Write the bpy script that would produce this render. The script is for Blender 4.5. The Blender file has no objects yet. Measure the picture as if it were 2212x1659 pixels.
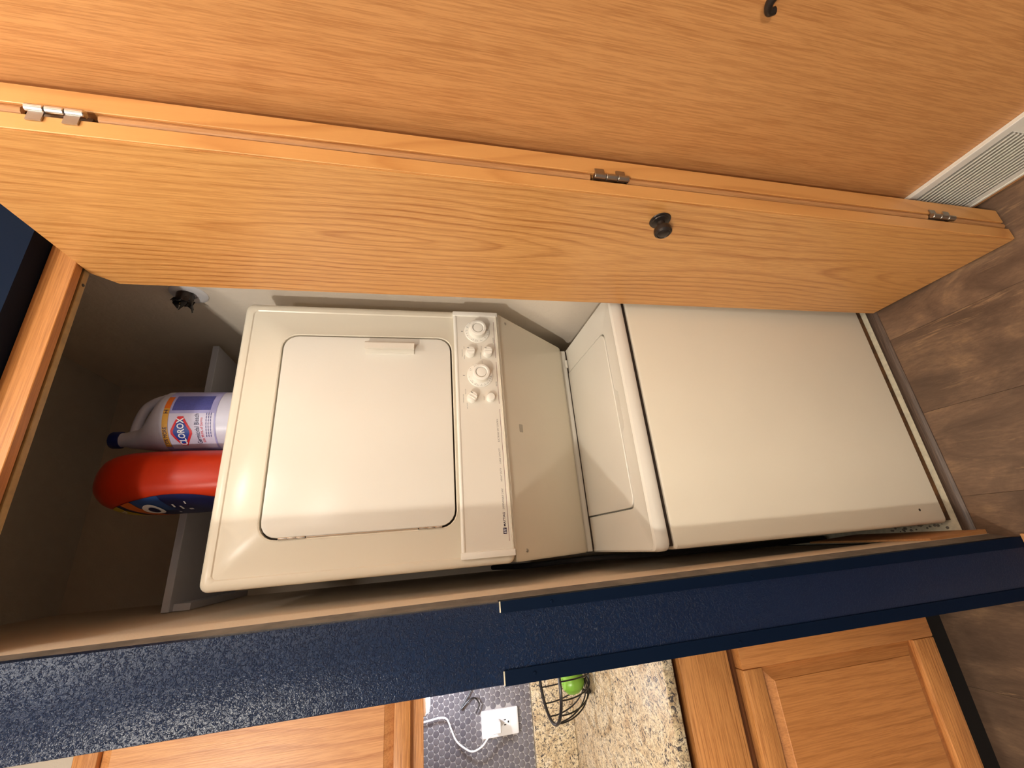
import bpy, bmesh, math, random
from mathutils import Vector, Matrix
random.seed(7)
S = bpy.context.scene
COL = S.collection
PI = math.pi

# ------------------------------------------------------------------ camera
cd = bpy.data.cameras.new('camera'); cam = bpy.data.objects.new('camera', cd); COL.objects.link(cam)
R_ = Vector((0.929380896, -0.369122133, -3.9e-05)); U_ = Vector((0.0818915, 0.20608386, 0.97510164)); F_ = Vector((0.3599235, 0.90624406, -0.22175839))
m = Matrix((( -U_.x, R_.x, -F_.x), (-U_.y, R_.y, -F_.y), (-U_.z, R_.z, -F_.z))).to_4x4()
m.translation = Vector((0.04188165, -0.9375393, 1.46851311))
cam.matrix_world = m
cd.sensor_fit = 'HORIZONTAL'; cd.sensor_width = 36.0; cd.lens = 895.92 / 2212 * 36
cd.clip_start = 0.02; cd.clip_end = 50
S.camera = cam

# ------------------------------------------------------------------ world, lights, exposure
w = bpy.data.worlds.new('world'); S.world = w; w.use_nodes = True
w.node_tree.nodes['Background'].inputs[0].default_value = (1.0, 0.95, 0.88, 1)
w.node_tree.nodes['Background'].inputs[1].default_value = 0.26
S.view_settings.view_transform = 'Standard'; S.view_settings.look = 'None'
S.view_settings.exposure = 0.24; S.view_settings.gamma = 1.0; S.view_settings.use_curve_mapping = False
def lamp(name, loc, power, col, rad):
    l = bpy.data.lights.new(name, 'POINT'); l.energy = power; l.color = col; l.shadow_soft_size = rad
    o = bpy.data.objects.new(name, l); COL.objects.link(o); o.location = loc; return o
lamp('closet_hall_lamp', (0.0, -0.82, 2.49), 6.5, (1.0, 0.96, 0.90), 0.03)
lamp('closet_hall_lamp', (0.36, -0.86, 2.49), 9.0, (1.0, 0.96, 0.90), 0.03)
lamp('kitchen_hall_lamp', (-1.40, -1.80, 2.49), 92, (1.0, 0.925, 0.82), 0.05)
lamp('cabinet_puck_lamp', (-0.345, 0.50, 1.415), 3.6, (0.80, 0.88, 1.0), 0.02)
lamp('hall_rear_fill', (0.25, -2.30, 2.49), 14, (1.0, 0.93, 0.83), 0.12)  # unseen fill light added behind the camera to lift the darker parts
lamp('kitchen_lamp', (-1.25, -0.90, 2.49), 15, (1.0, 0.92, 0.80), 0.12)

# ------------------------------------------------------------------ materials
class NT:
    def __init__(s, name, rough=0.5, spec=0.5, metal=0.0):
        s.m = bpy.data.materials.new(name); s.m.use_nodes = True
        s.t = s.m.node_tree; s.b = s.t.nodes['Principled BSDF']
        s.b.inputs['Roughness'].default_value = rough; s.b.inputs['Metallic'].default_value = metal
        s.b.inputs['Specular IOR Level'].default_value = spec
    def n(s, typ, **k):
        o = s.t.nodes.new(typ)
        for a, v in k.items(): setattr(o, a, v)
        return o
    def l(s, a, b): s.t.links.new(a, b)
    def val(s, sock, v):
        if isinstance(v, bpy.types.NodeSocket): s.l(v, sock)
        else: sock.default_value = v
    def math(s, op, a, b=0.0, c=None):
        o = s.n('ShaderNodeMath', operation=op); s.val(o.inputs[0], a); s.val(o.inputs[1], b)
        if c is not None: s.val(o.inputs[2], c)
        return o.outputs[0]
    def coord(s, kind='Object'): return s.n('ShaderNodeTexCoord').outputs[kind]
    def xyz(s, v):
        o = s.n('ShaderNodeSeparateXYZ'); s.l(v, o.inputs[0]); return o.outputs
    def comb(s, x, y, z):
        o = s.n('ShaderNodeCombineXYZ')
        for i, v in enumerate((x, y, z)): s.val(o.inputs[i], v)
        return o.outputs[0]
    def noise(s, v, scale, detail=2, rough=0.5, dist=0.0):
        o = s.n('ShaderNodeTexNoise'); s.l(v, o.inputs['Vector']); o.inputs['Scale'].default_value = scale
        o.inputs['Detail'].default_value = detail; o.inputs['Roughness'].default_value = rough; o.inputs['Distortion'].default_value = dist
        return o.outputs['Fac']
    def ramp(s, f, stops, interp='LINEAR'):
        o = s.n('ShaderNodeValToRGB'); o.color_ramp.interpolation = interp; s.l(f, o.inputs[0])
        e = o.color_ramp.elements
        while len(e) < len(stops): e.new(0.5)
        for i, (p, c) in enumerate(stops):
            e[i].position = p; e[i].color = (c[0], c[1], c[2], 1) if isinstance(c, (tuple, list)) else (c, c, c, 1)
        return o.outputs[0]
    def mix(s, f, a, b, mode='MIX'):
        o = s.n('ShaderNodeMix', data_type='RGBA', blend_type=mode); s.val(o.inputs[0], f)
        for sock, v in ((o.inputs[6], a), (o.inputs[7], b)):
            if isinstance(v, bpy.types.NodeSocket): s.l(v, sock)
            else: sock.default_value = (v[0], v[1], v[2], 1)
        return o.outputs[2]
    def color(s, v):
        if isinstance(v, bpy.types.NodeSocket): s.l(v, s.b.inputs['Base Color'])
        else: s.b.inputs['Base Color'].default_value = (v[0], v[1], v[2], 1)
        return s
    def bump(s, h, strength, dist=0.001):
        o = s.n('ShaderNodeBump'); o.inputs['Strength'].default_value = strength; o.inputs['Distance'].default_value = dist
        s.l(h, o.inputs['Height']); s.l(o.outputs[0], s.b.inputs['Normal'])

def srgb(r, g, b):
    f = lambda c: (c / 255 / 12.92) if c <= 10 else ((c / 255 + 0.055) / 1.055) ** 2.4
    return (f(r), f(g), f(b))

def plain(name, c, rough=0.5, spec=0.5, metal=0.0, emit=0.0, nz=None):
    n = NT(name, rough, spec, metal)
    if nz:
        f = n.noise(n.coord(), nz[0], 4, 0.6)
        n.color(n.mix(n.ramp(f, [(0.35, 0.0), (0.65, 1.0)]), c, tuple(x * nz[1] for x in c)))
    else: n.color(c)
    if emit:
        n.b.inputs['Emission Color'].default_value = (c[0], c[1], c[2], 1); n.b.inputs['Emission Strength'].default_value = emit
    return n.m

def wood(name, light, dark, order, freq=60, off=(0.03, 0.05), tilt=0.04, ring=0.5, rough=0.35, pore=0.35, bumpy=0.25, rnd=False, wob=0.02, cloud=0.35, coat=0.0):
    """order: which object axes are (width, normal, grain)"""
    n = NT(name, rough)
    x = n.xyz(n.coord()); wv, nv, g = x[order[0]], x[order[1]], x[order[2]]
    if rnd:
        r = n.n('ShaderNodeObjectInfo').outputs['Random']
        g = n.math('ADD', g, n.math('MULTIPLY', r, 37.0)); wv2 = n.math('ADD', wv, n.math('MULTIPLY', n.math('SUBTRACT', r, 0.5), 0.2))
    else: wv2 = wv
    slow = n.noise(n.comb(n.math('MULTIPLY', wv, 3.0), nv, n.math('MULTIPLY', g, 0.9)), 1.6, 3, 0.55)
    fine = n.noise(n.comb(n.math('MULTIPLY', wv, 30.0), nv, n.math('MULTIPLY', g, 4.0)), 1.0, 3, 0.6)
    d = n.math('MULTIPLY', n.math('SUBTRACT', slow, 0.5), wob * 4)
    a = n.math('ADD', n.math('ADD', wv2, off[0]), d)
    b = n.math('ADD', n.math('ADD', nv, off[1]), n.math('MULTIPLY', n.math('SINE', n.math('MULTIPLY', g, 2.3)), tilt))
    r = n.math('SQRT', n.math('ADD', n.math('MULTIPLY', a, a), n.math('MULTIPLY', b, b)))
    ph = n.math('FRACT', n.math('ADD', n.math('MULTIPLY', r, freq), n.math('MULTIPLY', fine, 0.35)))
    rg = n.ramp(ph, [(0.0, 0.1), (0.55, 0.0), (0.88, 1.0), (1.0, 0.1)])
    p = n.noise(n.comb(n.math('MULTIPLY', wv, 420.0), n.math('MULTIPLY', nv, 420.0), n.math('MULTIPLY', g, 14.0)), 1.0, 3, 0.65)
    pr = n.ramp(p, [(0.38, 1.0), (0.58, 0.0)])
    mask = n.ramp(n.noise(n.comb(n.math('MULTIPLY', wv, 6.0), nv, n.math('MULTIPLY', g, 1.1)), 1.3, 2), [(0.35, 0.25), (0.65, 1.0)])
    f = n.math('ADD', n.math('MULTIPLY', n.math('MULTIPLY', rg, mask), ring), n.math('MULTIPLY', pr, pore))
    f = n.math('ADD', f, n.math('MULTIPLY', slow, cloud)); 
    f = n.math('MINIMUM', f, 1.0)
    n.color(n.mix(f, light, dark))
    n.b.inputs['Coat Weight'].default_value = coat; n.b.inputs['Coat Roughness'].default_value = 0.25
    if bumpy: n.bump(n.math('SUBTRACT', 1.0, n.math('ADD', n.math('MULTIPLY', pr, 0.6), n.math('MULTIPLY', rg, 0.3))), bumpy, 0.0006)
    return n.m

OAKL, OAKD = srgb(228, 170, 102), srgb(170, 104, 46)
M_doorA = wood('oak_door', OAKL, OAKD, (1, 0, 2), 62, (0.02, 0.02), 0.05, 0.62, 0.34, 0.30, 0.2, wob=0.016, coat=0.12)
M_doorB = wood('oak_door_smooth', srgb(220, 162, 102), srgb(162, 102, 52), (1, 0, 2), 26, (0.50, 0.10), 0.05, 0.16, 0.36, 0.36, 0.2, wob=0.02, cloud=0.5, coat=0.1)
M_pine = wood('pine_edge', srgb(230, 172, 104), srgb(190, 124, 62), (0, 1, 2), 75, (-0.03, 0.02), 0.03, 0.5, 0.38, 0.05, 0.05, wob=0.012, cloud=0.3)
M_jamb = wood('oak_jamb', srgb(206, 140, 78), srgb(140, 82, 34), (1, 2, 0), 60, (0.2, 0.05), 0.02, 0.4, 0.4, 0.3, 0.2)
M_cabV = wood('oak_cabinet_upright', srgb(226, 166, 108), srgb(164, 98, 50), (0, 1, 2), 30, (0.19, 0.03), 0.10, 0.42, 0.4, 0.3, 0.25, wob=0.03, coat=0.1)
M_cabS = wood('oak_cabinet_plain', srgb(206, 140, 80), srgb(150, 90, 42), (0, 1, 2), 40, (0.3, 0.2), 0.02, 0.3, 0.4, 0.35, 0.25, wob=0.02, coat=0.1)
M_cabH = wood('oak_cabinet_crosswise', srgb(222, 158, 94), srgb(156, 94, 44), (2, 1, 0), 120, (0.3, 0.2), 0.01, 0.35, 0.4, 0.5, 0.4, wob=0.008, coat=0.1)
M_cabD = wood('oak_face_frame_shaded', srgb(128, 78, 42), srgb(84, 48, 24), (2, 1, 0), 110, (0.3, 0.2), 0.01, 0.4, 0.45, 0.4, 0.3, wob=0.01)  # oak darkened in colour for shade between fronts and under the counter
M_rawwood = wood('bare_wood', srgb(206, 152, 98), srgb(158, 104, 58), (0, 1, 2), 80, (0.03, 0.02), 0.01, 0.4, 0.6, 0.3, 0.3)

def enamel(name, c, rough=0.22):
    n = NT(name, rough, 0.22); v = n.coord()
    f = n.noise(v, 3.0, 3); n.color(n.mix(n.ramp(f, [(0.3, 0.0), (0.7, 1.0)]), c, tuple(x * 0.96 for x in c)))
    n.bump(n.noise(v, 900, 1), 0.03, 0.0003); return n.m
M_enamel = enamel('almond_enamel', srgb(228, 219, 200))
M_enamel2 = enamel('almond_enamel_pale', srgb(232, 227, 216))
M_plastic = plain('almond_plastic', srgb(226, 219, 206), 0.38)
M_knobw = plain('white_almond_plastic', srgb(240, 236, 226), 0.35)
M_pullshade = plain('tan_recess_shade', srgb(186, 160, 124), 0.5)
M_gap = plain('dark_gap', srgb(52, 38, 28), 0.8)
M_black = plain('black_plastic', (0.012, 0.011, 0.012), 0.4)
M_chrome = plain('chrome', (0.75, 0.75, 0.74), 0.2, metal=1.0)
M_nickel = plain('dull_nickel', (0.42, 0.38, 0.33), 0.35, metal=1.0)
M_bronze = plain('dark_bronze', (0.045, 0.035, 0.03), 0.28, metal=0.6)
M_print = plain('grey_print', (0.10, 0.09, 0.085), 0.6)
M_printr = plain('maroon_print', (0.16, 0.04, 0.04), 0.6)
M_printb = plain('navy_print', (0.03, 0.015, 0.04), 0.5)
M_rust = plain('rust_stained_metal', srgb(112, 74, 36), 0.8, nz=(30, 0.35))
M_dirt = plain('dusty_debris', srgb(150, 140, 125), 0.9, nz=(90, 0.4))

def bluepaint():
    n = NT('navy_wall_paint', 0.30, 0.40); v = n.coord(); x = n.xyz(v)
    up = n.ramp(x[2], [(0.0, 0.0), (1.0, 1.0)])
    z = n.math('DIVIDE', x[2], 2.3)
    amt = n.ramp(z, [(0.25, 0.10), (0.42, 0.35), (0.75, 1.0)])
    nz = n.noise(v, 185, 3, 0.6, 1.1)
    nz2 = n.noise(v, 420, 2, 0.5, 0.4)
    h = n.math('ADD', n.ramp(nz, [(0.50, 0.0), (0.60, 1.0)]), n.math('MULTIPLY', nz2, 0.5))
    h = n.math('MULTIPLY', h, amt)
    n.color(n.mix(n.noise(v, 9, 3), srgb(4, 25, 54), srgb(6, 30, 62)))
    n.bump(h, 0.8, 0.0016); return n.m
M_blue = bluepaint()
M_blue2 = plain('navy_paint_smooth_shaded', srgb(4, 20, 42), 0.6, 0.1)  # same navy paint, base colour darkened for the dim wall over the opening
def walltex(name, c, sc=55, st=0.35, rough=0.7):
    n = NT(name, rough, 0.3); v = n.coord(); n.color(n.mix(n.noise(v, 5, 3), c, tuple(x * 0.93 for x in c)))
    n.bump(n.ramp(n.noise(v, sc, 3, 0.55, 0.4), [(0.4, 0.0), (0.62, 1.0)]), st, 0.001); return n.m
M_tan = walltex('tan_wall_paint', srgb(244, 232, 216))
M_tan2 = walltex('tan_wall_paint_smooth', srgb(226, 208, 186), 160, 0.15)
M_white = walltex('warm_white_paint', srgb(214, 204, 188))
M_ceil = walltex('ceiling_paint', srgb(222, 214, 200))
M_shelf = plain('white_shelf_paint', srgb(205, 205, 215), 0.5)
M_sill = plain('chipped_white_paint', srgb(222, 214, 188), 0.6, nz=(60, 0.8))
M_grille = plain('white_grille_paint', srgb(236, 232, 222), 0.4)
M_greyjamb = plain('grey_drywall_edge', srgb(120, 112, 104), 0.7, nz=(20, 0.6))
M_darktrim = plain('dark_stained_strip', (0.006, 0.005, 0.004), 0.9, 0.1)
M_track = plain('tan_track_metal', srgb(176, 146, 96), 0.45, nz=(40, 0.75))
M_kick = plain('toe_kick_black', (0.012, 0.010, 0.009), 0.8, 0.2)

def planks():
    n = NT('plank_vinyl', 0.42, 0.45); x = n.xyz(n.coord()); r = n.n('ShaderNodeObjectInfo').outputs['Random']
    gx = n.math('ADD', x[0], n.math('MULTIPLY', r, 9.0)); gy = n.math('ADD', x[1], n.math('MULTIPLY', r, 31.0))
    v = n.comb(n.math('MULTIPLY', gx, 6.0), n.math('MULTIPLY', gy, 2.6), 0.0)
    big = n.noise(v, 1.6, 6, 0.66, 0.8)
    v2 = n.comb(n.math('MULTIPLY', gx, 60.0), n.math('MULTIPLY', gy, 6.0), 0.0)
    st = n.noise(v2, 1.0, 5, 0.68, 1.6)
    v3 = n.comb(n.math('MULTIPLY', gx, 190.0), n.math('MULTIPLY', gy, 40.0), 0.0)
    fi = n.noise(v3, 1.0, 4, 0.65)
    patch_ = n.ramp(n.noise(n.comb(n.math('MULTIPLY', gx, 7.0), n.math('MULTIPLY', gy, 3.0), 4.0), 1.0, 2), [(0.50, 0.0), (0.62, 1.0)])
    base = n.ramp(big, [(0.30, srgb(80, 62, 50)), (0.45, srgb(106, 84, 68)), (0.57, srgb(126, 100, 80)), (0.72, srgb(158, 126, 96))])
    hl = n.math('MULTIPLY', n.ramp(st, [(0.56, 0.0), (0.64, 1.0)]), patch_)
    c = n.mix(n.math('MULTIPLY', hl, 0.6), base, srgb(184, 148, 112))
    dk = n.math('MULTIPLY', n.ramp(st, [(0.30, 1.0), (0.38, 0.0)]), 0.45)
    c = n.mix(dk, c, srgb(58, 42, 34))
    c = n.mix(n.math('MULTIPLY', n.ramp(fi, [(0.3, 1.0), (0.7, 0.0)]), 0.55), c, srgb(84, 66, 54))
    tone = n.ramp(r, [(0.0, 0.84), (0.5, 1.0), (1.0, 1.18)])
    c = n.mix(1.0, c, tone, 'MULTIPLY')
    n.color(c); n.bump(n.math('ADD', n.math('MULTIPLY', st, 0.6), n.math('MULTIPLY', fi, 0.3)), 0.5, 0.0012); return n.m
M_plank = planks()
def reducer():
    n = NT('dark_brown_reducer', 0.4); x = n.xyz(n.coord())
    f = n.noise(n.comb(n.math('MULTIPLY', x[0], 14.0), n.math('MULTIPLY', x[1], 400.0), x[2]), 1.0, 4, 0.6)
    n.color(n.ramp(f, [(0.3, srgb(58, 46, 40)), (0.7, srgb(104, 86, 74))])); return n.m
M_reducer = reducer()
def granite():
    n = NT('speckled_granite', 0.42, 0.3); v = n.coord()
    a = n.noise(v, 85, 4, 0.7, 1.6); b = n.noise(v, 230, 3, 0.6, 0.8); c3 = n.noise(v, 30, 3, 0.6, 1.0); c4 = n.noise(v, 60, 4, 0.7, 1.6)
    c = n.ramp(c3, [(0.32, srgb(186, 160, 124)), (0.5, srgb(218, 200, 164)), (0.7, srgb(226, 214, 190))])
    c = n.mix(n.ramp(b, [(0.40, 0.75), (0.50, 0.0)]), c, srgb(126, 108, 92))
    c = n.mix(n.ramp(a, [(0.41, 0.95), (0.455, 0.0)]), c, srgb(48, 46, 56))
    c = n.mix(n.ramp(c4, [(0.66, 0.0), (0.70, 0.85)]), c, srgb(96, 58, 60))
    n.color(c); return n.m
M_granite = granite()
def tilemat():
    n = NT('grey_penny_tile', 0.28, 0.5); r = n.n('ShaderNodeObjectInfo').outputs['Random']
    n.color(n.ramp(r, [(0.0, srgb(98, 94, 100)), (1.0, srgb(116, 112, 116))])); return n.m
M_tile = tilemat()
M_grout = plain('pale_grout', srgb(172, 168, 168), 0.7, nz=(60, 0.9))
M_orange = plain('orange_plastic', srgb(176, 44, 14), 0.36, 0.25)
M_bleach = plain('white_bottle_plastic', srgb(196, 196, 214), 0.35)
M_cap = plain('navy_cap_plastic', srgb(22, 34, 96), 0.4)
M_lab = plain('lavender_label', srgb(158, 156, 204), 0.4, nz=(25, 0.85))
M_labw = plain('white_label', srgb(194, 190, 214), 0.4)
M_labb = plain('violet_blue_label', srgb(78, 82, 152), 0.4, nz=(300, 0.75))
M_red = plain('red_print', srgb(205, 40, 50), 0.4)
M_blu = plain('royal_blue_print', srgb(28, 60, 150), 0.4)
M_navy = plain('navy_label', srgb(14, 24, 74), 0.4)
M_mid = plain('mid_blue_label', srgb(30, 66, 124), 0.4)
M_gold = plain('gold_label', srgb(196, 144, 56), 0.4)
M_or2 = plain('orange_label', srgb(200, 98, 30), 0.4)
M_yel = plain('yellow_label', srgb(170, 154, 36), 0.4)
M_whp = plain('white_print', srgb(235, 235, 240), 0.4)
M_wplast = plain('white_plastic', srgb(240, 240, 244), 0.35)
M_iron = plain('black_iron_wire', (0.015, 0.013, 0.013), 0.35, metal=0.4)
M_apple = plain('green_fruit_skin', srgb(122, 172, 58), 0.3, nz=(18, 0.8))
M_bulb = plain('glowing_lamp_glass', (0.92, 0.96, 1.0), 0.4, emit=14.0)
M_dome = plain('frosted_glass', (0.9, 0.86, 0.8), 0.5)

# ------------------------------------------------------------------ helpers
ORG = {}
def tag(o, label=None, cat=None, group=None, kind=None):
    if label: o['label'] = label
    if cat: o['category'] = cat
    if group: o['group'] = group
    if kind: o['kind'] = kind
    return o
def empty(name, loc):
    o = bpy.data.objects.new(name, None); COL.objects.link(o); o.location = loc; o.empty_display_size = 0.05
    ORG[o.name] = Vector(loc); return o
def mk(name, bm, mat, parent=None, origin=None, smooth=True, sharp=35):
    """bm holds world coordinates; object origin = parent's origin (or given origin)"""
    org = ORG[parent.name] if parent is not None else Vector(origin or (0, 0, 0))
    own = Vector(origin) if origin is not None else org
    bmesh.ops.recalc_face_normals(bm, faces=bm.faces)
    bmesh.ops.translate(bm, verts=bm.verts, vec=-own)
    if smooth:
        for f in bm.faces: f.smooth = True
        for e in bm.edges:
            if len(e.link_faces) == 2 and e.calc_face_angle(0) > math.radians(sharp): e.smooth = False
    me = bpy.data.meshes.new(name); bm.to_mesh(me); bm.free()
    me.materials.append(mat)
    o = bpy.data.objects.new(name, me); COL.objects.link(o)
    if parent is not None: o.parent = parent; o.location = own - org
    else: o.location = own
    ORG[o.name] = own
    return o
def NB(): return bmesh.new()
def add_box(bm, x0, x1, y0, y1, z0, z1, bev=0.0, seg=2):
    r = bmesh.ops.create_cube(bm, size=1.0); vs = r['verts']
    for v in vs:
        v.co = Vector(((x0 + x1) / 2 + v.co.x * (x1 - x0), (y0 + y1) / 2 + v.co.y * (y1 - y0), (z0 + z1) / 2 + v.co.z * (z1 - z0)))
    if bev > 0:
        es = list({e for v in vs for e in v.link_edges})
        bmesh.ops.bevel(bm, geom=es, offset=bev, segments=seg, affect='EDGES', profile=0.5)
def box(x0, x1, y0, y1, z0, z1, bev=0.0, seg=2):
    bm = NB(); add_box(bm, x0, x1, y0, y1, z0, z1, bev, seg); return bm
def add_tube(bm, pts, r, seg=8, closed=False, caps=True):
    pts = [Vector(p) for p in pts]; n = len(pts); rings = []
    rr = r if isinstance(r, (list, tuple)) else [r] * n
    prev = None
    for i in range(n):
        a = pts[(i - 1) % n] if (closed or i > 0) else pts[i]; b = pts[(i + 1) % n] if (closed or i < n - 1) else pts[i]
        t = (b - a).normalized()
        if prev is None:
            up = Vector((0, 0, 1)) if abs(t.z) < 0.9 else Vector((1, 0, 0)); s = t.cross(up).normalized()
        else:
            s = (prev - t * prev.dot(t)).normalized()
        prev = s; q = t.cross(s)
        rings.append([bm.verts.new(pts[i] + (s * math.cos(2 * PI * k / seg) + q * math.sin(2 * PI * k / seg)) * rr[i]) for k in range(seg)])
    m_ = n if closed else n - 1
    for i in range(m_):
        A, B = rings[i], rings[(i + 1) % n]
        for k in range(seg): bm.faces.new((A[k], A[(k + 1) % seg], B[(k + 1) % seg], B[k]))
    if caps and not closed:
        bm.faces.new(rings[0][::-1]); bm.faces.new(rings[-1])
def smoothpath(pts, sub=6):
    P = [Vector(p) for p in pts]; out = []
    for i in range(len(P) - 1):
        p0 = P[max(i - 1, 0)]; p1 = P[i]; p2 = P[i + 1]; p3 = P[min(i + 2, len(P) - 1)]
        for k in range(sub):
            t = k / sub
            out.append(0.5 * ((2 * p1) + (-p0 + p2) * t + (2 * p0 - 5 * p1 + 4 * p2 - p3) * t * t + (-p0 + 3 * p1 - 3 * p2 + p3) * t ** 3))
    out.append(P[-1]); return out
def add_lathe(bm, prof, o, ax, seg=24):
    """prof: (radius, distance along ax)"""
    o = Vector(o); ax = Vector(ax).normalized(); up = Vector((0, 0, 1)) if abs(ax.z) < 0.9 else Vector((1, 0, 0))
    s = ax.cross(up).normalized(); q = ax.cross(s); rings = []
    for (r, d) in prof:
        if r < 1e-6: rings.append([bm.verts.new(o + ax * d)])
        else: rings.append([bm.verts.new(o + ax * d + (s * math.cos(2 * PI * k / seg) + q * math.sin(2 * PI * k / seg)) * r) for k in range(seg)])
    for A, B in zip(rings, rings[1:]):
        for k in range(seg):
            k2 = (k + 1) % seg
            if len(A) == 1 and len(B) > 1: bm.faces.new((A[0], B[k2], B[k]))
            elif len(B) == 1 and len(A) > 1: bm.faces.new((A[k], A[k2], B[0]))
            elif len(A) > 1: bm.faces.new((A[k], A[k2], B[k2], B[k]))
    if len(rings[0]) > 1: bm.faces.new(rings[0][::-1])
    if len(rings[-1]) > 1: bm.faces.new(rings[-1])
def lathe(prof, o, ax, seg=24):
    bm = NB(); add_lathe(bm, prof, o, ax, seg); return bm
def rr(x0, x1, z0, z1, r, n=5):
    pts = []
    for cx, cz, a0 in ((x1 - r, z1 - r, 0), (x0 + r, z1 - r, PI / 2), (x0 + r, z0 + r, PI), (x1 - r, z0 + r, 1.5 * PI)):
        for k in range(n + 1):
            a = a0 + (PI / 2) * k / n; pts.append((cx + r * math.cos(a), cz + r * math.sin(a)))
    return pts
def add_loft(bm, loops, fr, cap0=True, cap1=True):
    """loops: list of (points2d, depth); fr(u, v, d) -> Vector"""
    rings = [[bm.verts.new(fr(u, v, d)) for (u, v) in pts] for pts, d in loops]
    n = len(rings[0])
    for A, B in zip(rings, rings[1:]):
        for k in range(n): bm.faces.new((A[k], A[(k + 1) % n], B[(k + 1) % n], B[k]))
    if cap0: bm.faces.new(rings[0][::-1])
    if cap1: bm.faces.new(rings[-1])
FY = lambda u, v, d: Vector((u, d, v))          # u = X, v = Z, depth = Y
FX = lambda u, v, d: Vector((d, u, v))          # u = Y, v = Z, depth = X
FZ = lambda u, v, d: Vector((u, v, d))
def loft(loops, fr=FY, cap0=True, cap1=True):
    bm = NB(); add_loft(bm, loops, fr, cap0, cap1); return bm
def prism(poly, a, b, fr):
    return loft([(poly, a), (poly, b)], fr)

def text2d(txt, size=1.0, shear=0.0, bold=0.0):
    cu = bpy.data.curves.new('t', 'FONT'); cu.body = txt; cu.size = size; cu.shear = shear; cu.offset = bold; cu.resolution_u = 2
    o = bpy.data.objects.new('t', cu); COL.objects.link(o)
    bpy.context.view_layer.update()
    dg = bpy.context.evaluated_depsgraph_get(); me = bpy.data.meshes.new_from_object(o.evaluated_get(dg))
    bpy.data.objects.remove(o); bpy.data.curves.remove(cu)
    vs = [(v.co.x, v.co.y) for v in me.vertices]; fs = [tuple(p.vertices) for p in me.polygons]
    bpy.data.meshes.remove(me); return vs, fs
def add_text(bm, txt, u0, u1, v0, v1, fr, shear=0.0, bold=0.0):
    vs, fs = text2d(txt, 1.0, shear, bold)
    xs = [v[0] for v in vs]; ys = [v[1] for v in vs]; a, b, c, d = min(xs), max(xs), min(ys), max(ys)
    V = [bm.verts.new(fr(u0 + (x - a) / (b - a) * (u1 - u0), v0 + (y - c) / (d - c) * (v1 - v0))) for x, y in vs]
    for f in fs:
        try: bm.faces.new([V[i] for i in f])
        except ValueError: pass
def textmesh(items, fr, **k):
    bm = NB()
    for it in items: add_text(bm, *it, fr, **k)
    return bm
def poly2d(bm, pts, fr):
    bm.faces.new([bm.verts.new(fr(*p)) for p in pts])
def struct(name, bm, mat, label, cat, parent=None, **k):
    o = mk(name, bm, mat, parent, **k)
    if parent is None: tag(o, label, cat, kind='structure')
    return o

# ------------------------------------------------------------------ setting
fl = struct('floor', box(-3.2, 0.95, -2.9, 0.76, -0.06, -0.006), M_gap, 'brown wood-look plank floor of the hall and kitchen', 'floor', smooth=False)
pw = 0.242; seen = {}
pb = None
for i, xk in enumerate([0.548 + pw - pw * k for k in range(0, 16)]):     # right edge of every row
    y = -0.50 - (i * 0.37 % 0.55) - 2.4
    while y < 0.76:
        y0, y1 = max(y, -2.9), min(y + 1.2, 0.76)
        x0, x1 = xk - pw, min(xk, 0.80)
        if x0 > -0.19 and y1 > -0.036: y1 = -0.036
        if y1 - y0 > 0.02:
            key = (round(x1 - x0, 4), round(y1 - y0, 4))
            if key not in seen:
                bm = box(0.0002, x1 - x0 - 0.0002, 0.0002, y1 - y0 - 0.0002, -0.0055, 0.0, 0.0006, 1)
                o = mk('plank', bm, M_plank, fl, smooth=False); seen[key] = o.data
            else:
                o = bpy.data.objects.new('plank', seen[key]); COL.objects.link(o); o.parent = fl
            o.location = (x0, y0, 0)
        y += 1.2
struct('ceiling', box(-3.2, 0.95, -2.9, 1.05, 2.66, 2.72), M_ceil, 'plain warm white ceiling over hall, closet and kitchen', 'ceiling', smooth=False)
struct('wall_hall_right', box(0.80, 0.92, -2.9, -0.13, 0, 2.66), M_tan, 'tan painted hall wall around the second oak door', 'wall', smooth=False)
# partition end (navy) = left wall of the opening
bm = NB()
prof = [(-0.174, -0.120), (-0.052, -0.120), (-0.052, 0.93), (-0.176, 0.93)]
lo = loft([(rr(-0.174, -0.0485, -0.12, 0.0, 0.003, 2), 0.0), (rr(-0.178, -0.0555, -0.12, 0.0, 0.003, 2), 2.66)], FZ)
wl = struct('wall_left', lo, M_blue, 'navy blue textured end of the partition between kitchen and laundry closet', 'wall')
struct('wall_closet_left', box(-0.172, -0.0545, 0.0, 0.95, 0.0, 2.66), M_tan2, 'tan painted left side wall inside the laundry closet', 'wall', smooth=False)
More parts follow.
